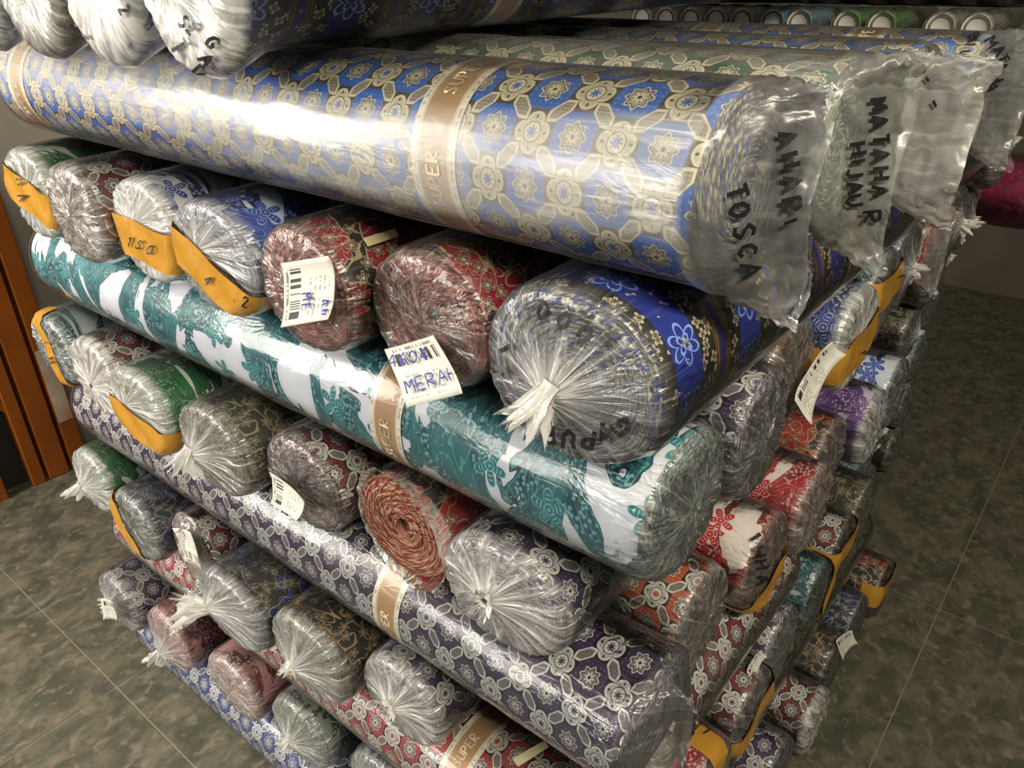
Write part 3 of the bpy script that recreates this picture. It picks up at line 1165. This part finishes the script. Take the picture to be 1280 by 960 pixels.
# ---- topmost: rolls lying across the top, ends hanging over the left face
G0 = 'rolls lying across the top'
for key, x, pr, lab, kw in (
    ('t1', -.476, TEMPLED, 'topmost dark navy ornamental roll with milky film end and black marker letters',
     dict(band=[(.25 * H, .046)], knot=(-.3, -.2), haze=.03)),
    ('t2', -.590, WHTCL, 'milky white wrapped end beside the dark navy ornamental roll on top', dict(knot=(.1, .5), haze=.5)),
    ('t3', -.698, OLVFL, 'film-wrapped end with black streaky cloth edges, on top beside two milky white ends', dict(knot=(-.2, .2))),
    ('t4', -.812, WHTCL, 'pale crumpled wrapped roll on top beside the black-streaked end', dict(haze=.4)),
):
    sd[0] += 1
    make_roll(key, lab, P3(x, .285, ZL[1] + RA + .0555 + 2 * FT), 'B', .96 * H, .0510 * H, .0555 * H, pr, 'flat', seed=sd[0], group=G0,
              endhaze=(.88 if key in ('t1', 't2', 't4') else .35), film=BAGFILM, sag=.26, **kw)

# ---- first layer of long rolls, in loose bags
G1 = 'bagged long rolls of the upper layer'
AR('a1', 1, (-.160, .386), BLUEHEX, 'long blue and cream hexagon-flower roll in a clear bag, tan band near its bag end',
   a=.058, b=.057, wrap='bag', left=-.945, haze=.05, endhaze=.22, film=BAGFILM, band=[(.165 * H, .047), (.735 * H, .047)],
   bag=(.060, 1.20), bag_skew=-.010, group=G1, flap=.42, n=2.1)
AR('a2', 1, (-.150, .504), GREENHEX, 'green and cream hexagon-flower roll in a milky bag behind the long blue roll',
   a=.053, b=.053, wrap='bag', left=-.95, haze=.45, endhaze=.30, film=BAGFILM, flap=.3, bag=(.055, 1.28), bag_skew=.006, group=G1, dz=-.003)
AR('a3', 1, (-.150, .616), BLUEHEX, 'blue hexagon-flower roll in a milky bag between the green roll and the rearmost ones',
   a=.052, b=.050, wrap='bag', left=-.95, haze=.30, endhaze=.45, film=BAGFILM, flap=.25, bag=(.075, 1.22), bag_skew=.02, group=G1, dz=-.006, band=[(.22 * H, .046)])
AR('a4', 1, (-.165, .727), BLUEHEX, 'blue hexagon-flower roll with a bulging bag end, second from the back of the bagged layer',
   a=.052, b=.050, wrap='flat', left=-.95, haze=.2, endhaze=.4, film=BAGFILM, group=G1, dz=-.007)
AR('a5', 1, (-.140, .841), BLUEHEX, 'rearmost blue hexagon-flower roll, its bag end lettered in black marker',
   a=.054, b=.050, wrap='bag', left=-.95, haze=.2, endhaze=.28, film=BAGFILM, flap=.35, bag=(.060, 1.28), bag_skew=.01, group=G1, dz=-.010, band=[(.10 * H, .046), (.26 * H, .046)])

# ---- second layer: ends on the left face
BR('b21', 2, (45, 242), .054, GRNCL, 'green and white roll, end crossed by yellow tape, outermost under the blue roll', wrap='knot',
   knot=(.1, .1), endhaze=.75, tuft=0, tapes=[(-14, .0, .052, .05, .05)])
BR('b22', 2, (105, 270), .052, MARHEX, 'maroon and grey roll with crinkled film end, between two yellow-taped ends', wrap='flat', endhaze=.30, n=2.6)
BR('b23', 2, (182, 287), .0545, WHTCL, 'white-ended blue roll with wide yellow tape, beside the crinkled maroon end', wrap='knot', knot=(-.25, .1), endhaze=.75, tuft=0,
   tapes=[(-4, -.012, .052, .03, .09)])
BR('b24', 2, (278, 325), .058, BLUCL, 'royal blue and white roll with slanting yellow tape, beside a red labelled roll', wrap='knot', knot=(-.35, .1), endhaze=.42, tuft=0,
   tapes=[(-24, -.018, .046, .03, .05)], haze=.10)
BR('b25', 2, (398, 366), .057, REDFL, 'dark red floral roll with a curling barcode label, beside the royal blue roll', wrap='flat', endhaze=.10, haze=.06)
BR('b26', 2, (522, 394), .0585, REDFL, 'dark red floral roll with a drooping barcode label, beside the large blue lettered end', wrap='flat', endhaze=.10, haze=.06, b=.054)
BR('b27', 2, (706, 466), .063, TEMPLE, 'large royal blue ornamental roll, tied film end ringed with black marker letters', wrap='knot', knot=(-.12, -.18),
   endhaze=.14, tuft=1.1, tuft_dir=(-.3, -.7, -.9), b=.060, haze=.04, band=[(.30 * H, .046)])

place_row()
# ---- third layer: the teal roll and the ends behind it
AR('a31', 3, (-.176, .387), TEAL, 'long teal and white floral roll with a tan band along the left face', a=.0555, b=.057, left=-1.02, haze=.03, endhaze=.30,
   band=[(.222 * H, .047)], knot=(.1, -.1), film=FILM)
AR('a32', 3, (-.172, .4955), PURPHEX, 'dark purple roll with spiralled glossy end beside the teal roll end', a=.046, b=.058, endhaze=.22, n=2.3)
AR('a33', 3, (-.192, .600), RUSTFL, 'brown-red floral roll behind the dark purple end, a long barcode tag hanging over it', a=.052, endhaze=.3)
AR('a34', 3, (-.172, .711), WHTCL, 'white-ended roll with broad yellow tape beside the hanging barcode tag', a=.052, b=.060, wrap='knot', tuft=0, endhaze=.8, dz=.01,
   tapes=[(6, -.010, .052, .06, .03)])
AR('a35', 3, (-.182, .826), TEALD, 'pale teal roll with yellow tape round its shoulder, next to the white-ended roll', a=.050, endhaze=.25, dz=.02,
   tapes=[(4, .018, .050, .07, .05)])
AR('a36', 3, (-.190, .934), NAVFL, 'dark navy roll in dull film beyond the pale teal taped roll', endhaze=.25, wrap='knot', tuft=.6)
AR('a37', 3, (-.180, 1.041), REDFL, 'dull film-wrapped roll with red flowers showing through, beyond the dark navy roll', endhaze=.38, wrap='bag', bag=(.03, 1.1), dz=.01)
AR('a38', 3, (-.185, 1.145), OLVFL, 'dark olive roll at the far corner beyond the red-flowered film', endhaze=.2, wrap='knot', tuft=.8)

# ---- fourth layer
BR('b41', 4, (72, 437), .053, TEALD, 'teal and white roll with yellow tape running upright down its end', wrap='flat', endhaze=.22,
   tapes=[(-72, .006, .030, .02, .02)])
BR('b42', 4, (124, 470), .056, MARHEX, 'maroon flower roll with crumpled white film end, beside the upright-taped teal end', wrap='knot', knot=(-.2, -.3), tuft=0, endhaze=.9, b=.052)
BR('b43', 4, (178, 513), .058, GRNCL, 'green leaf and white roll with folded yellow tape beside a crumpled end', wrap='knot', knot=(-.5, .0), tuft=0, endhaze=.7,
   tapes=[(-8, -.022, .048, .03, .07)], n=2.5)
BR('b44', 4, (272, 563), .056, OLVFL, 'dark olive-brown roll with tied white film knot, beside the green leaf roll', wrap='knot', knot=(-.45, -.15), endhaze=.28, tuft=1.0,
   tuft_dir=(-.1, -.6, -1), n=2.4)
BR('b45', 4, (380, 602), .053, MARHEX, 'maroon flower roll with a barcode label and curled paper on its end', wrap='flat', endhaze=.12, b=.055)
BR('b46', 4, (504, 660), .053, RUSTFL, 'rust red roll, bare spiral end with open core, film pushed back', wrap='open', endhaze=.25, haze=.15, b=.060, n=2.0, core=.15)
BR('b47', 4, (630, 742), .060, PURPHEX, 'dark purple roll with fanned pleated film end under the long teal roll', wrap='knot', knot=(-.1, .05), endhaze=.42, tuft=.55,
   tuft_dir=(.3, -1, .1), b=.056, haze=.04, back=1.16)

place_row()
# ---- fifth layer
AR('a51', 5, (-.178, .387), PURPHEX, 'long dark purple hexagon-flower roll with a tan band', a=.058, b=.0545, left=-1.035, haze=.05, endhaze=.15,
   band=[(.245 * H, .046)], wrap='bag', bag=(.05, 1.1))
AR('a52', 5, (-.200, .503), ORHEX, 'orange and grey medallion roll with cloudy spiral end, under the teal roll end', a=.050, b=.056, endhaze=.32)
AR('a53', 5, (-.186, .611), REDCL, 'bright red and white roll with black marker strokes and yellow tape under it', a=.052, b=.056, endhaze=.22, tapes=[(10, -.045, .040, .06, .03)])
AR('a54', 5, (-.180, .722), REDCL, 'red and white roll with thick cloudy film end behind the marker-streaked red roll', a=.052, b=.056, endhaze=.40)
AR('a55', 5, (-.200, .831), RUSTFL, 'dark red roll in olive film above the cloudy red roll', endhaze=.30, dz=.02)
AR('a56', 5, (-.182, .934), PURCL, 'purple and white roll with flat pinkish film end near the far corner', endhaze=.55, a=.046, b=.062, dz=.01)
AR('a57', 5, (-.185, 1.040), BLUCL, 'grey-blue striped roll at the far corner beside the purple one', endhaze=.30)

# ---- sixth layer
BR('b61', 6, (120, 600), .052, GRNCL, 'small green and white roll with tied film end, outermost above the floor side', wrap='knot', knot=(-.4, -.3), endhaze=.6, tuft=.8, tuft_dir=(-.3, -.6, -1))
BR('b62', 6, (173, 657), .0515, NAVFL, 'navy and black roll with yellow tape curved along its outer edge', wrap='flat', endhaze=.22, n=2.6, tapes=[(-62, -.034, .036, .02, .008)])
BR('b63', 6, (243, 690), .0475, MARHEX, 'dark maroon flower roll in a loose bag with a barcode slip', wrap='bag', bag=(.028, 1.05), endhaze=.34, haze=.10, n=2.4)
BR('b64', 6, (292, 762), .056, BLUFL, 'blue and grey floral roll with a large bunched film knot', wrap='knot', knot=(-.6, -.1), endhaze=.45, tuft=1.4, tuft_dir=(-.55, -.7, .15), n=2.5, haze=.10)
BR('b65', 6, (390, 822), .057, BRNFL, 'black roll with gold line flowers, film pleated to a knot', wrap='knot', knot=(-.25, -.30), endhaze=.38, tuft=.55, tuft_dir=(.1, -.7, -.7), n=2.6, b=.056, haze=.05)
BR('b66', 6, (502, 872), .053, PURPHEX, 'dark purple flower roll with round pleated film end beside the gold line flower roll', wrap='knot', knot=(-.05, .0), endhaze=.50, tuft=.5, tuft_dir=(.2, -1, 0), b=.053)
place_row()
sd[0] += 1
make_roll('b67', 'maroon medallion roll lying along the right face under the cloudy red ends', P3(-.232, .43, ZL[6]), 'B', .31 * H, .050 * H, RB * H,
          MARHEX, 'flat', seed=sd[0], endhaze=.3, haze=.2, group='rolls with ends on the left face')

# ---- seventh layer
AR('a71', 7, (-.178, .387), REDHEX, 'long rose-red and grey hexagon-flower roll with a tan band, low on the left face', a=.056, b=.0535, left=-1.04, haze=.10, endhaze=.25,
   band=[(.185 * H, .046)])
AR('a72', 7, (-.170, .505), REDCL, 'red and white roll low on the right face with a yellow taped end', endhaze=.3, tapes=[(75, .01, .04, .03, .03)])
AR('a73', 7, (-.172, .615), MARHEX, 'maroon roll with yellow tape and a white slip, low on the right face', endhaze=.3, tapes=[(20, .0, .045, .03, .05)])
AR('a74', 7, (-.185, .725), PURPHEX, 'dark purple roll in dull film beyond the white paper slip', endhaze=.3)
AR('a75', 7, (-.180, .835), TEALD, 'deep blue-green roll with its film end dulled, below the cloudy red ends', endhaze=.12, a=.048, tapes=[(80, -.045, .035, .03, .03)])
AR('a76', 7, (-.185, .945), MARHEX, 'dark maroon roll with a band of yellow tape, low towards the far corner', endhaze=.15, tapes=[(10, .02, .045, .05, .05)])
AR('a77', 7, (-.190, 1.055), OLVFL, 'dull olive roll low at the far corner of the right face', endhaze=.2)

# ---- eighth layer
BR('b81', 8, (152, 752), .053, PURPHEX, 'grey-purple roll with glossy film and a small white label, lowest at the outer corner', wrap='knot', knot=(-.3, -.1), endhaze=.38, tuft=.6, tuft_dir=(-.5, -.8, -.1))
BR('b82', 8, (214, 798), .052, PINKC, 'pink and dark red roll with film gathered low, beside the grey-purple end', wrap='knot', knot=(-.35, -.65), endhaze=.32, tuft=.8, tuft_dir=(-.2, -.6, -.8))
BR('b83', 8, (294, 858), .056, PINKC, 'pink roll with rounded crinkled film end, above the blue roll on the floor', wrap='flat', endhaze=.35)
BR('b84', 8, (378, 915), .054, GREYC, 'grey-green roll with star-pleated film end, beside the rounded pink end', wrap='knot', knot=(-.25, -.35), endhaze=.35, tuft=.6, tuft_dir=(-.1, -.9, -.5))
BR('b85', 8, (480, 985), .054, NAVFL, 'dark navy roll in shadow beside the grey-green star-pleated end', wrap='knot', endhaze=.3, tuft=.4)

place_row()
# ---- ninth layer, on the floor
AR('a91', 9, (-.170, .375), NAVYHEX, 'long blue and white hexagon-flower roll lying on the floor', a=.056, b=.0545, left=-1.05, haze=.08, endhaze=.3)
AR('a92', 9, (-.165, .500), REDCL, 'red roll on the floor in the dark right side, behind the long blue one', endhaze=.3)
AR('a93', 9, (-.160, .610), MARHEX, 'dark maroon roll on the floor beside the red one', endhaze=.2)
AR('a94', 9, (-.155, .720), PURPHEX, 'dark grey patterned roll on the floor beside the beige film end', endhaze=.2)
AR('a95', 9, (-.145, .830), MARHEX, 'roll on the floor with a flat beige film end', endhaze=.7, a=.046)
AR('a96', 9, (-.160, .940), BRNFL, 'dark roll on the floor with a white card at its end', endhaze=.15)
AR('a97', 9, (-.160, 1.050), NAVFL, 'dark navy roll on the floor towards the far corner', endhaze=.15)
AR('a98', 9, (-.150, 1.160), REDFL, 'red flowered roll on the floor at the far corner with a yellow tape patch', endhaze=.15, tapes=[(0, .02, .05, .03, .06)])
# eighth layer runs back along the right side too
sd[0] += 1
make_roll('b87', 'dark film-wrapped roll running along the right face just above the floor rolls', P3(-.232, .45, ZL[8]), 'B', .70 * H, .050 * H, RB * H,
          OLVFL, 'flat', seed=sd[0], endhaze=.3, haze=.12, group='rolls with ends on the left face')

# ------------------------------------------------------------------ second pile behind
G2 = 'rolls of the pile behind'
pr = [DARKGRN, NAVFL, OLVFL, PURPHEX, REDFL, BRNFL, TEALD]
WHERE = {
    8: ('dark green film-wrapped roll, top of the pile behind', 'dark navy wrapped roll at the top of the pile behind'),
    7: ('dark olive knotted roll in the pile behind, second from its top', 'dark purple wrapped roll in the pile behind, second from its top'),
}
for lv in range(9):
    for ci, yy in enumerate((1.335, 1.447)):
        sd[0] += 1
        xx = (-.19, -.175, -.20, -.22, -.235, -.25, -.25, -.26, -.25)[8 - lv] - .015 * ci
        pi = (lv * 2 + ci * 3 + 4) % 7
        lab = WHERE[lv][ci] if lv in WHERE else '%s roll in dull film, mostly hidden, on tier %s of the pile behind' % (
            ('dark green', 'dark navy', 'olive brown', 'purple flowered', 'dark red', 'black and gold', 'grey-teal')[pi],
            ('one', 'two', 'three', 'four', 'five', 'six', 'seven')[lv])
        make_roll('p%d%d' % (lv, ci), lab, P3(xx, yy, -.9503 + lv * .0988), 'A', .62 * H, .050 * H, .0465 * H, pr[pi],
                  'knot' if (lv + ci) % 2 == 0 else 'flat', seed=sd[0], endhaze=.2, tuft=.4, group=G2)
# slim tubes on top of it, paper discs in their ends
for i, (x, film, lab) in enumerate((
    (-.740, FILM, 'slim paper-ended tube in clear film, deep behind the navy ornamental roll'),
    (-.695, FILM, 'slim paper-ended tube in clear film, deep behind the navy ornamental roll'),
    (-.650, FILM, 'slim paper-ended tube in clear film, deep behind the navy ornamental roll'),
    (-.606, FILM, 'slim paper-ended tube in clear film, deep behind the navy ornamental roll'),
    (-.562, FILM, 'slim paper-ended tube in clear film, half hidden by the navy ornamental roll'),
    (-.512, BLUEFILM, 'slim paper-ended tube in pale blue film, first of a pair'),
    (-.470, BLUEFILM, 'slim paper-ended tube in pale blue film, beside the gap before the green ones'),
    (-.400, GREENFILM, 'slim paper-ended tube in green film, beside the dark gap'),
    (-.352, GREENFILM, 'slim paper-ended tube in green film, next to the empty space'),
    (-.276, FILM, 'slim paper-ended tube in clear film under the dark red roll'),
    (-.232, FILM, 'slim paper-ended tube in clear film, outermost under the dark red roll'),
)):
    r = .0205 * H
    root = bpy.data.objects.new('slim_tube', None)
    COL.objects.link(root)
    root.location = P3(x, 1.262, -.0885)
    root['label'] = lab
    root['category'] = 'tube'
    root['group'] = 'slim tubes on the pile behind'
    t = np.linspace(0, 2 * np.pi, 32, endpoint=False)
    ring = lambda k, y: np.stack([np.cos(t) * r * k, np.full(32, y), np.sin(t) * r * k], -1)
    link('paper_tube', grid_mesh('paper_tube', np.array([ring(.02, .3), ring(.9, .3), ring(.92, .0), ring(.86, -.002), ring(.80, .003), ring(.01, .003)])), PAPER, root)
    link('end_ring', grid_mesh('end_ring', np.array([ring(.74, .0025), ring(.72, .0), ring(.64, .0), ring(.62, .0025)])), CARD, root)
    ws = np.array([ring(.03, .31), ring(1.0, .305)] + [ring(1.0 + .04 * math.sin(j * 2.1), .3 - j * .03) for j in range(11)] + [ring(1.03, -.006), ring(.97, -.010)])
    uvw = np.stack([np.stack([t * r, np.full(32, j * .03)], -1) for j in range(len(ws))])
    hz_ = np.full(ws.shape[:2], .12)
    link('plastic_wrap', grid_mesh('plastic_wrap', ws, uvw, True, hz_), film, root)
sd[0] += 1
make_roll('top_dark', 'dark wine-red roll lying over the slim tubes on the pile behind', P3(-.06, 1.36, -.005), 'A', .85 * H, .054 * H, .060 * H, DARKRED, 'flat', seed=sd[0],
          endhaze=.2, haze=.06, group=G2)
# magenta parcel beyond
sd[0] += 1
make_roll('mag', 'magenta wrapped parcel roll at the end of the pile behind', P3(-.135, 1.635, -.372), 'A', .5 * H, .075 * H, .062 * H, MAGENTA, 'knot', seed=sd[0], endhaze=.08,
          haze=.05, tuft=.5, group=G2)
for lv in range(5):
    sd[0] += 1
    make_roll('q%d' % lv, '%s roll stacked under the magenta parcel' % ('dark green', 'purple flowered', 'grey-teal', 'olive brown', 'black and gold')[lv], P3(-.26, 1.62, -.9440 + lv * .1125), 'A', .5 * H, .056 * H, .0530 * H, pr[(lv * 3) % 7], 'flat', seed=sd[0],
              endhaze=.2, group=G2)

# ------------------------------------------------------------------ writing, labels and slips
Rl = ROLLS
write_on(Rl['t1'], [('G', 268, 52, 17, -70), ('A', 260, 74, 19, -60), ('V', 248, 88, 18, -70), ('I', 240, 96, 14, -60), ('S2', 238, 32, 15, -40),
                    ('T', 226, 58, 20, -60), ('1', 226, 92, 18, -40)], width=.0030)
write_on(Rl['t2'], [('2', 158, 12, 14, -60), ('-', 110, 46, 22, -35), ('-', 95, 30, 16, -35)], width=.0030)
# the lettered tied end: clockwise, tops outward
write_on(Rl['b27'], [('G', 780, 532, 22, 150), ('A', 758, 540, 22, 158), ('P', 736, 547, 22, 168), ('U', 712, 547, 22, 178), ('R', 688, 541, 22, 188), ('A', 664, 527, 22, 205),
                     ('A', 640, 506, 20, 245), ('O', 626, 464, 17, 275), ('I', 634, 436, 16, 300), ('D', 684, 388, 20, -20), ('O', 709, 400, 22, -30), ('0', 734, 418, 24, -45)], width=.0040, lift=(.003, .004))
write_on(Rl['a1'], [('T', 918, 240, 26, -72), ('O', 922, 262, 26, -75), ('S', 928, 288, 26, -75), ('C', 932, 312, 22, -75), ('A', 936, 336, 26, -78),
                    ('A', 982, 172, 22, -75), ('H', 986, 200, 22, -75), ('A', 988, 228, 22, -78), ('R', 988, 256, 24, -78), ('I', 986, 275, 18, -70)], width=.0032)
write_on(Rl['a2'], [('H', 1070, 186, 20, -80), ('I', 1070, 202, 18, -80), ('J', 1066, 216, 20, -80), ('A', 1066, 234, 20, -80), ('U', 1066, 250, 20, -80),
                    ('M', 1096, 130, 20, -80), ('A', 1097, 152, 20, -82), ('T', 1098, 174, 20, -85), ('A', 1099, 194, 20, -85), ('H', 1099, 217, 20, -85), ('A', 1098, 238, 20, -85),
                    ('R', 1088, 270, 22, -85)], width=.0032)
write_on(Rl['a3'], [('1', 1142, 72, 12, -70), ('0', 1149, 90, 13, -70), ('-', 1157, 100, 14, -60), ('-', 1166, 130, 18, -65)], width=.003)
write_on(Rl['a5'], [('M', 1238, 54, 16, -60), ('A', 1247, 64, 16, -62), ('T', 1251, 74, 15, -65), ('A', 1250, 84, 16, -70), ('H', 1244, 96, 16, -80), ('A', 1238, 108, 16, -85),
                    ('R', 1222, 120, 14, -95), ('I', 1216, 132, 14, -105), ('B', 1218, 48, 12, -60), ('I', 1212, 58, 14, -90), ('U', 1206, 70, 14, -90)], width=.0026)
tape_writing(Rl['b21'], [('H', 28, 226, 11, -70), ('A', 30, 246, 12, -70)])
tape_writing(Rl['b23'], [('1', 164, 302, 12, -20), ('5', 176, 306, 11, -40), ('0', 190, 312, 13, -40)])
tape_writing(Rl['b24'], [('4', 262, 350, 12, -40), ('2', 308, 376, 13, -10), ('.', 296, 370, 12, -10)])
tape_writing(Rl['b43'], [('4', 145, 530, 11, -60), ('-', 152, 537, 10, -20), ('H', 150, 546, 11, -50)])
tape_writing(Rl['b41'], [('1', 55, 400, 10, -70), ('4', 62, 425, 11, -70), ('H', 66, 450, 10, -70)])
tape_writing(Rl['a34'], [('2', 1080, 445, 13, 10)])
tape_writing(Rl['a35'], [('A', 1130, 345, 12, -60), ('4', 1132, 358, 10, -60)])
tape_writing(Rl['a72'], [('A', 885, 897, 12, -60), ('1', 884, 915, 10, -60)])
write_on(Rl['a53'], [('H', 948, 690, 15, -75), ('H', 951, 705, 15, -80), ('A', 953, 724, 15, -80), ('1', 944, 672, 14, -60)], width=.0042)

paper_on(Rl['b25'], [(358, 408), (359, 328), (421, 318), (426, 396)], out=.012, normal=(-.15, -1, .1), label='white barcode label with printed lines and blue pen',
         writing=[('M', 386, 370, 12, -80), ('E', 386, 384, 12, -80), ('4', 409, 378, 12, -60), ('6', 410, 390, 12, -60)])
paper_on(Rl['b26'], [(487, 436), (548, 418), (587, 490), (522, 506)], out=.012, normal=(-.05, -1, .25), label='white barcode label with blue handwriting',
         writing=[('4604', 512, 447, 16, 12), ('MERAH', 541, 474, 17, 18)])
paper_on(Rl['b45'], [(344, 628), (343, 588), (384, 619), (384, 647)], out=.012, normal=(-.3, -1, .1), label='small white barcode label')
paper_on(Rl['b63'], [(257, 712), (235, 700), (222, 658), (250, 665)], out=.006, normal=(-.2, -1, .1), label='white barcode slip inside the bag')
paper_on(Rl['b81'], [(130, 746), (144, 752), (151, 775), (137, 770)], out=.008, label='small white label')
paper_on(Rl['a33'], [(984, 498), (1030, 425), (1045, 441), (995, 526)], out=.030, normal=(1, -.35, .25), curl=.01, label='long white barcode tag')
paper_on(Rl['a96'], [(1042, 800), (1062, 786), (1068, 802), (1048, 822)], out=.012, normal=(1, -.5, .3), name='white_card', label='white card')
paper_on(Rl['a73'], [(930, 838), (948, 810), (954, 818), (938, 850)], out=.012, normal=(1, -.5, .3), name='white_slip', label='white paper slip')
patch_on(Rl['b25'], [(452, 300), (492, 288), (496, 297), (458, 310)], MASK, 'masking_tape')
patch_on(Rl['a71'], [(640, 950), (680, 928), (686, 936), (648, 960)], MASK, 'masking_tape')
# rolled-up backing paper under the small label
r_ = Rl['b45']
h = cast(r_.bvh, (360, 644))
if h:
    c0 = r_.minv @ (h[0] + r_.front * .012)
    d = Vector((.028, 0, -.020))
    rows = []
    for s in np.linspace(-.5, .5, 6):
        rows.append(np.array([[*(Vector(c0) + d * float(s) * 2 + Vector((.0035 * math.sin(w) * .5, .0055 * math.cos(w), .0055 * math.sin(w))))] for w in np.linspace(0, 2 * np.pi, 14, endpoint=False)]))
    link('curled_backing_paper', grid_mesh('curled_backing_paper', np.array(rows)), PAPER, r_.root)
